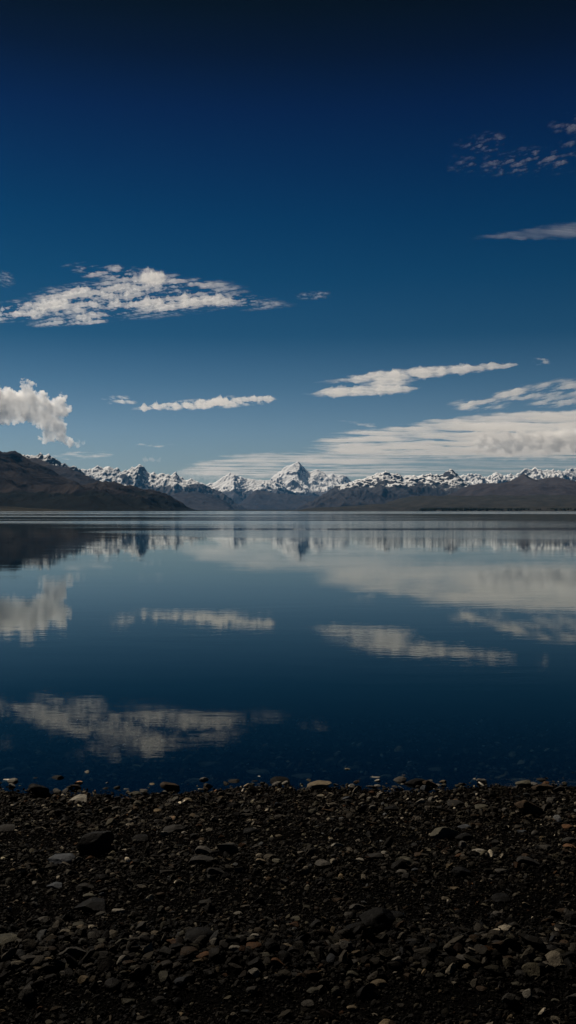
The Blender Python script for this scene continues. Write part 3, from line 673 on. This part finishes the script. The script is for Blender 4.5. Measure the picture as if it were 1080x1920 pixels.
# the shingle itself: more small stones than anyone could count
def shingle(name, count, sub, rmin, rmax, xhw, yr, label, seed, lift=0.0, mat=m_peb, under=False, kinds=16, shade_tone=1.0, tilt=.45, bury=(-.15, .6)):
    r = np.random.default_rng(seed)
    T = [rock_shape(sub, seed * 50 + i, 8 if sub else 4, r.uniform(.24, .50), .07 if sub else .0, .34) for i in range(kinds)]
    nvt = len(T[0][0]); nft = len(T[0][1])
    # more stones near the camera's axis, but reaching well to the sides
    y = r.uniform(yr[0], yr[1], count)
    x = r.uniform(-1, 1, count) * (xhw + .32 * y)
    u = r.uniform(0, 1, count)
    rad = rmin * (rmax / rmin) ** (u ** 1.9)
    if not under: rad = size_at(y, rad) * .85
    z = ground_z(x, y) + rad * r.uniform(bury[0], bury[1], count) + lift
    keep = np.ones(count, bool)
    P = np.array(placed); big = P[P[:, 2] > .018]
    for q in big:
        keep &= ((x - q[0]) ** 2 + ((y - q[1]) * 1.2) ** 2 > (q[2] * .72) ** 2) | (rad < .0)
    if under: keep &= (y > shore_y(x) - .05)
    else: keep &= (y < shore_y(x) + .02 + .07 * r.normal(size=count))
    x, y, z, rad = x[keep], y[keep], z[keep], rad[keep]; m = len(x)
    az = r.uniform(0, 2 * np.pi, m); tx = r.normal(0, tilt, m); ty = r.normal(0, tilt, m)
    ca, sa = np.cos(az), np.sin(az); cx, sx = np.cos(tx), np.sin(tx); cy, sy = np.cos(ty), np.sin(ty)
    Z0 = np.zeros(m); O1 = np.ones(m)
    Rz = np.stack([ca, -sa, Z0, sa, ca, Z0, Z0, Z0, O1], 1).reshape(m, 3, 3)
    Rx = np.stack([O1, Z0, Z0, Z0, cx, -sx, Z0, sx, cx], 1).reshape(m, 3, 3)
    Ry = np.stack([cy, Z0, sy, Z0, O1, Z0, -sy, Z0, cy], 1).reshape(m, 3, 3)
    M = (Rx @ Ry @ Rz) * rad[:, None, None]
    ti = r.integers(0, kinds, m)
    TV = np.stack([t[0] for t in T]); TF = np.stack([t[1] for t in T])
    V = np.einsum('mij,mnj->mni', M, TV[ti]) + np.stack([x, y, z], 1)[:, None, :]
    Fc = TF[ti] + (np.arange(m) * nvt)[:, None, None]
    o = mesh_obj(name, V.reshape(-1, 3), Fc.reshape(-1, 3), mat, label, 'shingle', kind='stuff', smooth=False)
    # one colour per stone
    pal = np.array([COL[c[0]] for c in cols_w]); w = np.array([c[1] for c in cols_w]); w /= w.sum()
    ci = pal[r.choice(len(pal), m, p=w)] * (r.lognormal(-.40, .78, m))[:, None]
    ci = ci * 2.3 if under else ci * shade_tone * (sstep(3.0, 6.0, y) * .65 + .35)[:, None] * np.array([1.06, 1.0, .90])  # layer tone, then light fall-off toward the viewer painted into the tint
    cc = np.concatenate([ci, np.ones((m, 1))], 1)
    at = o.data.attributes.new('tint', 'FLOAT_COLOR', 'POINT')
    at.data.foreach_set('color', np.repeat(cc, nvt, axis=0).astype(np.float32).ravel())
    return o
SH = 'dark shingle of countless small grey stones covering the beach'
shingle('shingle', 10000, 2, .009, .025, .8, (2.6, 7.0), SH, 3, lift=.004, shade_tone=.68)
shingle('fine_shingle', 60000, 1, .0055, .014, .6, (2.9, 7.0), 'finer gravel filling the gaps between the beach stones', 5, lift=.002, shade_tone=.20)  # darkened so the shade of the gaps sits in the colour
shingle('wide_shingle', 12000, 1, .012, .035, 5.0, (.5, 7.0), 'loose shingle spread along the shore to both sides', 6)
shingle('grit', 60000, 0, .0028, .006, .15, (3.0, 6.9), 'coarse grit between the beach pebbles', 8, lift=.002, kinds=10, shade_tone=.05, bury=(-.3, .8))  # darkest layer: gap shade painted into the grit
shingle('lakebed_stones', 9000, 1, .012, .05, 1.6, (6.6, 11.0), 'small stones on the lake bed seen through the shallow water', 9, under=True)

# ------------------------------------------------------------------ clouds
SUN_AZ, SUN_EL = R(-42), R(43)       # clockwise from +Y (ahead); negative = to the left
def cloud_mat(name, dens, aniso=.35, col=(.999, .998, .997, 1)):
    m, nt, out = new_mat(name)
    v = nt.nodes.new('ShaderNodeVolumePrincipled')
    v.inputs['Color'].default_value = col; v.inputs['Density'].default_value = dens; v.inputs['Anisotropy'].default_value = aniso
    nt.links.new(v.outputs[0], out.inputs['Volume'])
    return m

def ell(px, py, cx, cy, rx, ry, ang=0.0):
    a = math.radians(ang); dx = px - cx; dy = py - cy
    u = (dx * math.cos(a) - dy * math.sin(a)) / rx; v = (dx * math.sin(a) + dy * math.cos(a)) / ry
    return 1 - np.sqrt(u * u + v * v)      # 1 in the middle, 0 on the rim

def sheet_cloud(name, H, box, field, thick, dens, label, step_px=1.3, aniso=.35, group='clouds', warm=None, lift=0.0, warp=1.0):
    """a thin layer cloud lying level at height H (metres): its thickness swells and thins, so that its rim fades out. `box` = the
    picture region whose sky it covers, `field(px, py, X, Y)` = how much cloud there is."""
    x0, y0, x1, y1 = box
    Yn = H / ((HY - y0) / F); Yf = H / ((HY - y1) / F)
    # rows evenly spaced in view angle so that near and far parts are equally fine
    py = np.arange(y0, y1, step_px)[::1]
    Ys = H / ((HY - py) / F)
    pxs = np.arange(x0, x1, step_px * 1.2)
    PX, PY = np.meshgrid(pxs, py)
    YY = H / ((HY - PY) / F); XX = (PX - CX) / F * YY
    f = field(PX + 16 * warp * fbm(PX / 34, PY / 9, 4, 61), PY + 5 * warp * fbm(PX / 26, PY / 7, 4, 67), XX / 1000.0, YY / 1000.0)
    f[0, :] = 0; f[-1, :] = 0; f[:, 0] = 0; f[:, -1] = 0
    t = np.where(f > .03, np.clip(f, 0, 1.6) ** 2.0, 0) * thick * 1.4
    ny, nx = t.shape
    pos = t > 0
    # bulge more upwards than downwards
    top = np.stack([XX, YY, H + t * .6 + lift], -1).reshape(-1, 3); bot = np.stack([XX, YY, H - t * .4 + lift], -1).reshape(-1, 3)
    tf = t.ravel(); idx = np.arange(nx * ny)
    fcs = grid_faces(nx, ny)
    use = (tf[fcs] > 0).any(1); fcs = fcs[use]
    botidx = np.where(tf > 0, idx + nx * ny, idx)
    V = np.concatenate([top, bot]); bf = botidx[fcs][:, ::-1]
    tris = []
    for q in (fcs, bf): tris.append(q)
    allf = np.concatenate(tris)
    used = np.unique(allf); remap = -np.ones(len(V), int); remap[used] = np.arange(len(used))
    o = mesh_obj(name, V[used], remap[allf], cloud_mat(name + '_vapour', dens, aniso, warm or (.999, .997, .993, 1)), label, 'cloud', group, smooth=True)
    return o

def ripple(X, Y, sx, sy, seed, ang=0.0, oct=4):
    a = math.radians(ang); U = X * math.cos(a) + Y * math.sin(a); W = -X * math.sin(a) + Y * math.cos(a)
    return fbm(U / sx, W / sy, oct, seed, gain=.6)

G = 'thin white clouds over the lake'
# 1 the long rippled streak at the left
def f1(px, py, X, Y):
    e = np.maximum(ell(px, py, 255, 558, 230, 42, 2), ell(px, py, 60, 580, 190, 22, 6))
    e = np.maximum(e, ell(px, py, 440, 564, 120, 18, -4)); e = np.maximum(e, ell(px, py, 250, 518, 140, 20, -8) * 1.0)
    e = np.maximum(e, ell(px, py, 160, 597, 110, 14, 6) * .8); e = np.maximum(e, ell(px, py, -60, 588, 130, 18, 8) * .9)
    n1 = ripple(X, Y, 1.2, .30, 201, -35, 5) + .6 * ripple(X, Y, .22, .24, 203, -20, 3); n2 = ripple(X, Y, 1.6, 1.5, 205, -30)
    return np.clip(e * 1.5, 0, 1) ** .8 * np.clip(.29 + n1 * 1.35 + n2 * 1.15, 0, 1.4) * (.35 + .65 * sstep(570, 380, px))
sheet_cloud('rippled_cloud', 6000, (-180, 488, 580, 622), f1, 260, .0021, 'long rippled white cloud in the left half of the sky', 1.1, group=G)
def fw(cx, cy, rx, ry, ang, seed, sx=.3, sy=.8, k=1.0):
    def f(px, py, X, Y):
        e = ell(px, py, cx, cy, rx, ry, ang)
        return np.clip(e * 2.2, 0, 1) ** .8 * np.clip(.25 + ripple(X, Y, sx, sy, seed, -14) * 1.1, 0, 1.4) * k
    return f
sheet_cloud('wispy_cloud', 6000, (545, 538, 625, 568), fw(588, 554, 40, 9, 3, 211, .2, .35, .7), 130, .0020, 'faint wisp just right of the long rippled cloud', 1.1, group=G)
sheet_cloud('wispy_cloud', 6000, (-40, 500, 32, 545), fw(6, 522, 26, 16, -30, 213, .12, .3, .6), 130, .0020, 'faint puff at the left edge above the long rippled cloud', 1.1, group=G)
# 2 scattered flecks top right
def f2(px, py, X, Y):
    e = np.maximum(ell(px, py, 1000, 303, 125, 30, 5), ell(px, py, 1080, 290, 90, 36, 14))
    e = np.maximum(e, ell(px, py, 905, 275, 65, 30, 10) * .75); e = np.maximum(e, ell(px, py, 1075, 232, 55, 24, 0) * .8)
    e = np.maximum(e, ell(px, py, 890, 315, 60, 20, 0) * .6); e = np.maximum(e, ell(px, py, 1180, 280, 120, 40, 14))
    n1 = ripple(X, Y, .16, .26, 221, 25, 5); n2 = ripple(X, Y, .7, 1.0, 223, 20)
    return np.clip(e * 2.2, 0, 1) ** .8 * np.clip(.06 + n1 * 1.25 + n2 * .75, 0, 1.4)
sheet_cloud('flecked_cloud', 6000, (800, 200, 1290, 350), f2, 140, .0010, 'scattered thin cloud flecks in the upper right of the sky', 1.2, group=G)
def f3(px, py, X, Y):
    cy = 448 - (px - 860) * .075
    w = 3 + np.clip((px - 880) / 200, 0, 1.2) * 16
    e = np.clip(1 - np.abs(py - cy) / w, 0, 1) * sstep(855, 1010, px) * sstep(1330, 1200, px)
    return np.clip(e * 2.2, 0, 1) ** .8 * np.clip(.5 + ripple(X, Y, 1.2, .35, 231, 15) * .55 * (e > 0), 0, 1.4)
sheet_cloud('tapering_cloud', 6500, (850, 385, 1340, 470), f3, 120, .0008, 'smooth cloud streak tapering left from the right edge', 1.1, group=G)
# small ones in the middle distance
def f5(px, py, X, Y):
    e = np.maximum(ell(px, py, 222, 746, 28, 5, 2), ell(px, py, 227, 754, 32, 4.5, 0))
    return np.clip(e * 1.4, 0, 1) ** .9 * np.clip(.38 + ripple(X, Y, .45, 2, 241) * 1.1, 0, 1.4)
sheet_cloud('small_cloud', 5200, (185, 736, 268, 765), f5, 260, .0014, 'small double-streaked cloud right of the grey and white heap', .8, group=G)
def f6(px, py, X, Y):
    cy = 765 - (px - 260) * .064; w = np.interp(px, [240, 300, 350, 440, 500, 530], [3, 6, 11, 12, 8, 2])
    e = np.clip(1 - np.abs(py - cy) / w, 0, 1)
    n = ripple(X, Y, .50, 2.0, 251, 0, 5)
    return np.clip(e * 1.4, 0, 1) ** .9 * np.clip(.50 + n * 1.5, 0, 1.4) * sstep(240, 275, px) * sstep(532, 495, px)
sheet_cloud('narrow_cloud', 5200, (236, 730, 540, 785), f6, 300, .0014, 'narrow lumpy white cloud streak left of the middle, above the peaks', .8, group=G)
def f7(px, py, X, Y):
    ca = 717 - (px - 600) * .092; wa = np.interp(px, [560, 600, 650, 700, 780, 860, 900, 960, 975], [3, 4, 6, 13, 12, 9, 7, 5, 1])
    ea = np.clip(1 - np.abs(py - ca) / wa, 0, 1) * sstep(575, 720, px) * sstep(975, 935, px)
    cb = 738 - (px - 590) * .052; wb = np.interp(px, [565, 620, 700, 760, 800], [3, 9, 11, 8, 2])
    eb = np.clip(1 - np.abs(py - cb) / wb, 0, 1) * sstep(565, 625, px) * sstep(802, 740, px)
    e = np.maximum(np.maximum(ea, eb), ell(px, py, 728, 718, 62, 11, 6) * .9)
    return np.clip(e * 1.4, 0, 1) ** .9 * np.clip(.56 + ripple(X, Y, .60, .8, 261, -25, 5) * 1.1, 0, 1.4)
sheet_cloud('forked_cloud', 5200, (560, 672, 985, 752), f7, 330, .0015, 'long white cloud forked at its left end, right of the middle', .8, group=G)
sheet_cloud('small_cloud', 5200, (992, 666, 1038, 688), fw(1014, 678, 20, 7, -6, 271, .5, 2), 220, .0016, 'tiny cloud right of the forked white cloud', .8, group=G)
def f9(px, py, X, Y):
    e = ell(px, py, 900, 758, 66, 16, 2)
    e = np.maximum(e, ell(px, py, 965, 741, 65, 12, 4)); e = np.maximum(e, ell(px, py, 1040, 730, 90, 22, 6)); e = np.maximum(e, ell(px, py, 1120, 728, 90, 28, 6))
    e = np.maximum(e, ell(px, py, 1060, 755, 80, 12, 2))
    return np.clip(e * 1.4, 0, 1) ** .9 * np.clip(.38 + ripple(X, Y, .9, 3.0, 281, 8, 5) * 1.5, 0, 1.4)
sheet_cloud('broken_cloud', 5200, (835, 700, 1290, 784), f9, 300, .0012, 'broken white cloud at the right edge above the broad pale sheet', .9, group=G)
def f10(px, py, X, Y):
    top = np.interp(px, [560, 620, 700, 780, 860, 940, 1300], [832, 808, 802, 790, 780, 772, 762])
    e = np.clip((py - top) / 16, 0, 1) * np.clip((864 - py) / 22, 0, 1)
    e = e * sstep(555, 680, px)
    st = ripple(X, Y, 7.0, 2.6, 291, 12, 5); st2 = ripple(X, Y, 2.2, 1.6, 293, 12, 4)
    return np.clip(e * 1.4, 0, 1) ** .9 * np.clip(.46 + st * 1.7 + st2 * .45 + .22 * sstep(700, 980, px), 0, 1.4)
sheet_cloud('broad_cloud_sheet', 5200, (555, 756, 1300, 866), f10, 270, .0011, 'broad pale cloud sheet over the mountains in the right half', .7, group=G)
def f11(px, py, X, Y):
    top = np.interp(px, [320, 380, 430, 520, 600, 700, 1300], [874, 860, 851, 846, 843, 845, 846])
    e = np.clip((py - top) / 10, 0, 1) * np.clip((900 - py) / 14, 0, 1) * sstep(315, 430, px)
    st = ripple(X, Y, 16.0, 6.5, 301, 10, 4); st2 = ripple(X, Y, 4.0, 3.4, 303, 10, 4)
    thin = np.interp(px, [640, 800, 1300], [1, .45, .5])
    return np.clip(e * 1.4, 0, 1) ** .9 * np.clip(.38 + st * 1.0 + st2 * .5, 0, 1.4) * thin
sheet_cloud('low_cloud_sheet', 5200, (310, 838, 1300, 901), f11, 240, .0009, 'low pale cloud sheet behind the highest peak', .7, group=G)
sheet_cloud('thin_cloud_line', 5200, (630, 784, 712, 804), fw(670, 794, 38, 5, -8, 311, 1.5, 2), 160, .0010, 'thin curved wisp above the left end of the broad sheet', .7, group=G)
sheet_cloud('thin_cloud_line', 5200, (234, 827, 334, 843), fw(285, 835, 46, 3.6, 0, 313, 2.5, 3), 160, .0010, 'thin level line of cloud below the narrow lumpy streak', .7, group=G)
sheet_cloud('thin_cloud_line', 5200, (86, 842, 222, 866), fw(152, 854, 64, 8, 2, 315, 3, 3), 160, .0008, 'faint flat cloud just above the snowy shoulder at left', .7, group=G)

# heaped clouds: lumps on lumps merged to one billowing body of vapour
def heap_cloud(name, dist, lumps, dens, label, seed, voxel, sub=2, group='heaped grey and white clouds', detail=1.0, col=(.9995, .999, .998, 1), aniso=.45):
    r = random.Random(seed)
    sc = dist / F
    S = []
    for (px, py, rad) in lumps:
        c = Vector(((px - CX) * sc, dist + r.uniform(-.5, .5) * rad * sc, CAM_Z + (HY - py) * sc)); S.append((c, rad * sc))
        for _ in range(int(7 * detail)):
            d = Vector((r.gauss(0, 1), r.gauss(0, 1), r.gauss(.15, 1))).normalized(); k = r.uniform(.28, .5)
            c2 = c + d * rad * sc * .82; S.append((c2, rad * sc * k))
            for _ in range(3):
                d2 = (d + Vector((r.gauss(0, .8), r.gauss(0, .8), r.gauss(0, .8)))).normalized()
                S.append((c2 + d2 * rad * sc * k * .85, rad * sc * k * r.uniform(.35, .55)))
    v, f = ico(sub); V = []; Fc = []
    for c, rr in S:
        k = len(V) * len(v)
        V.append(v * rr + np.array(c)); Fc.append(f + k)
    V = np.concatenate(V); Fc = np.concatenate(Fc); V[:, 1] = dist + (V[:, 1] - dist) * .55
    tmp = mesh_obj('tmp', V, Fc)
    md = tmp.modifiers.new('r', 'REMESH'); md.mode = 'VOXEL'; md.voxel_size = voxel
    dg = bpy.context.evaluated_depsgraph_get(); me = bpy.data.meshes.new_from_object(tmp.evaluated_get(dg))
    bpy.data.objects.remove(tmp)
    n_ = len(me.vertices); co = np.empty(n_ * 3, np.float32); me.vertices.foreach_get('co', co); co = co.reshape(-1, 3)
    nr = np.empty(n_ * 3, np.float32); me.vertices.foreach_get('normal', nr); nr = nr.reshape(-1, 3)
    u = 14 * sc
    a1 = fbm(co[:, 0] / u + .5 * co[:, 1] / u, co[:, 2] / u - .4 * co[:, 1] / u, 5, seed + 3, gain=.62)
    a2 = fbm(co[:, 0] / u * 3.3 + .9 * co[:, 1] / u, co[:, 2] / u * 3.3 - .8 * co[:, 1] / u, 4, seed + 13, gain=.6)
    co = co + nr * (a1 * u * .9 + a2 * u * .34)[:, None]
    me.vertices.foreach_set('co', co.ravel()); me.update()
    me.name = name
    o = bpy.data.objects.new(name, me); C.objects.link(o)
    me.materials.clear(); me.materials.append(cloud_mat(name + '_vapour', dens, aniso, col))
    tag(o, label, 'cloud', group)
    return o
heap_cloud('heaped_cloud', 58000, [(-14, 756, 30), (5, 762, 28), (20, 755, 26), (28, 775, 20), (48, 752, 24), (62, 768, 24), (78, 750, 17), (90, 775, 22), (105, 762, 18), (114, 768, 16), (100, 795, 20), (80, 788, 18), (108, 800, 16), (92, 818, 14), (112, 816, 13), (84, 822, 9), (120, 826, 9), (134, 830, 8), (118, 745, 8), (48, 721, 10), (60, 722, 7)],
    .0035, 'heaped grey and white cloud at the left edge above the brown hill', 5, 38)
heap_cloud('small_heap_cloud', 58000, [(148, 831, 7), (158, 830, 5), (140, 832, 5)], .0018, 'small puff trailing at the foot of the heaped cloud', 8, 40, group='heaped grey and white clouds')
heap_cloud('low_grey_cloud', 62000, [(905, 826, 14), (925, 830, 16), (948, 828, 18), (975, 826, 18), (1000, 832, 16), (1010, 824, 16), (1035, 826, 20), (1060, 820, 22), (1085, 824, 24), (1120, 818, 30), (1160, 822, 28), (965, 838, 10), (1030, 840, 10)],
    .0030, 'long low grey cloud in front of the pale sheet at the right edge', 15, 52, aniso=.2)
heap_cloud('mountain_cap_cloud', 76000, [(285, 862, 6), (272, 860, 4), (300, 863, 5)], .0007, 'faint puff above the squat dark summit', 18, 60, group='small clouds on the mountains')
heap_cloud('mountain_cap_cloud', 78000, [(348, 890, 9), (360, 894, 9), (372, 894, 8), (336, 890, 7), (306, 886, 5), (384, 896, 6), (405, 892, 8), (395, 897, 8)], .0007, 'soft white cloud bank behind the ridge left of the pointed white summit', 21, 80, group='small clouds on the mountains')

# ------------------------------------------------------------------ air
mh, nt, out = new_mat('haze_air')
hv = nt.nodes.new('ShaderNodeVolumePrincipled'); hv.inputs['Color'].default_value = (.08, .31, .66, 1); hv.inputs['Density'].default_value = 4.6e-6; hv.inputs['Anisotropy'].default_value = .3
nt.links.new(hv.outputs[0], out.inputs['Volume'])
hx, hy0, hy1, hz0, hz1 = 45000, -1600, 74500, -30, 3500
hvts = [(-hx, hy0, hz0), (hx, hy0, hz0), (hx, hy1, hz0), (-hx, hy1, hz0), (-hx, hy0, hz1), (hx, hy0, hz1), (hx, hy1, hz1), (-hx, hy1, hz1)]
mesh_obj('haze', hvts, [(0, 3, 2, 1), (4, 5, 6, 7), (0, 1, 5, 4), (1, 2, 6, 5), (2, 3, 7, 6), (3, 0, 4, 7)], mh, 'thin blue air between the viewer and the mountains', 'haze', kind='stuff', smooth=False)

# ------------------------------------------------------------------ sky and sun
w = bpy.data.worlds.new('World'); scene.world = w; w.use_nodes = True
nt = w.node_tree; nt.nodes.clear(); n = N(nt)
wo = nt.nodes.new('ShaderNodeOutputWorld'); bg = nt.nodes.new('ShaderNodeBackground')
sk = nt.nodes.new('ShaderNodeTexSky'); sk.sky_type = 'NISHITA'; sk.sun_disc = False
sk.sun_elevation = SUN_EL; sk.sun_rotation = SUN_AZ
sk.altitude = 500; sk.air_density = 1.0; sk.dust_density = .6; sk.ozone_density = 2.0
tc = nt.nodes.new('ShaderNodeTexCoord'); zc = n.sep(tc.outputs['Generated'])[2]
rp = nt.nodes.new('ShaderNodeValToRGB')
# deep polarised blue overhead, as through the photographer's filter

SKYR = [(0.0, (0.3229, 0.3658, 0.4113)), (0.042, (0.3229, 0.3658, 0.4113)), (0.08, (0.2572, 0.3221, 0.3847)), (0.128, (0.1299, 0.218, 0.28)), (0.175, (0.034, 0.1263, 0.191)), (0.232, (0.0089, 0.0976, 0.1676)), (0.285, (0.0004, 0.0712, 0.1457)), (0.332, (0.0004, 0.046, 0.1183)), (0.377, (0.0004, 0.0245, 0.0876)), (0.423, (0.0003, 0.0059, 0.0314)), (0.46, (0.0002, 0.0001, 0.0059)), (1.0, (0.0002, 0.0001, 0.0028))]
cr_ = rp.color_ramp
while len(cr_.elements) < len(SKYR): cr_.elements.new(.5)
for e, (p_, c_) in zip(cr_.elements, SKYR): e.position = p_; e.color = tuple(c_) + (1,)
n.link(zc, rp.inputs[0])
n.link(n.mix(1.0, sk.outputs[0], rp.outputs[0], 'MULTIPLY'), bg.inputs[0]); bg.inputs[1].default_value = .10
n.link(bg.outputs[0], wo.inputs[0])

sun = bpy.data.lights.new('sun', 'SUN'); sun.energy = 5.0; sun.angle = R(.5); sun.color = (1, .885, .74)
so = bpy.data.objects.new('sun', sun); C.objects.link(so)
d = Vector((math.sin(SUN_AZ) * math.cos(SUN_EL), math.cos(SUN_AZ) * math.cos(SUN_EL), math.sin(SUN_EL)))
so.rotation_euler = (-d).to_track_quat('-Z', 'Y').to_euler(); so.location = d * 100

# ------------------------------------------------------------------ camera
cam = bpy.data.cameras.new('camera'); cam.sensor_fit = 'VERTICAL'; cam.sensor_height = 36; cam.sensor_width = 20.25; cam.lens = F / 1920 * 36
cam.clip_start = .1; cam.clip_end = 600000
co = bpy.data.objects.new('camera', cam); C.objects.link(co); co.location = (0, 0, CAM_Z); co.rotation_euler = (R(90) - 2 / F, 0, 0)
scene.camera = co

scene.view_settings.view_transform = 'Standard'; scene.view_settings.look = 'None'; scene.view_settings.exposure = 0.06; scene.view_settings.gamma = 1.0
scene.view_settings.use_curve_mapping = False
cy = scene.cycles
cy.max_bounces = 26; cy.diffuse_bounces = 3; cy.glossy_bounces = 3; cy.transparent_max_bounces = 16; cy.transmission_bounces = 4; cy.volume_bounces = 24
cy.caustics_reflective = False; cy.caustics_refractive = False
cy.use_denoising = True
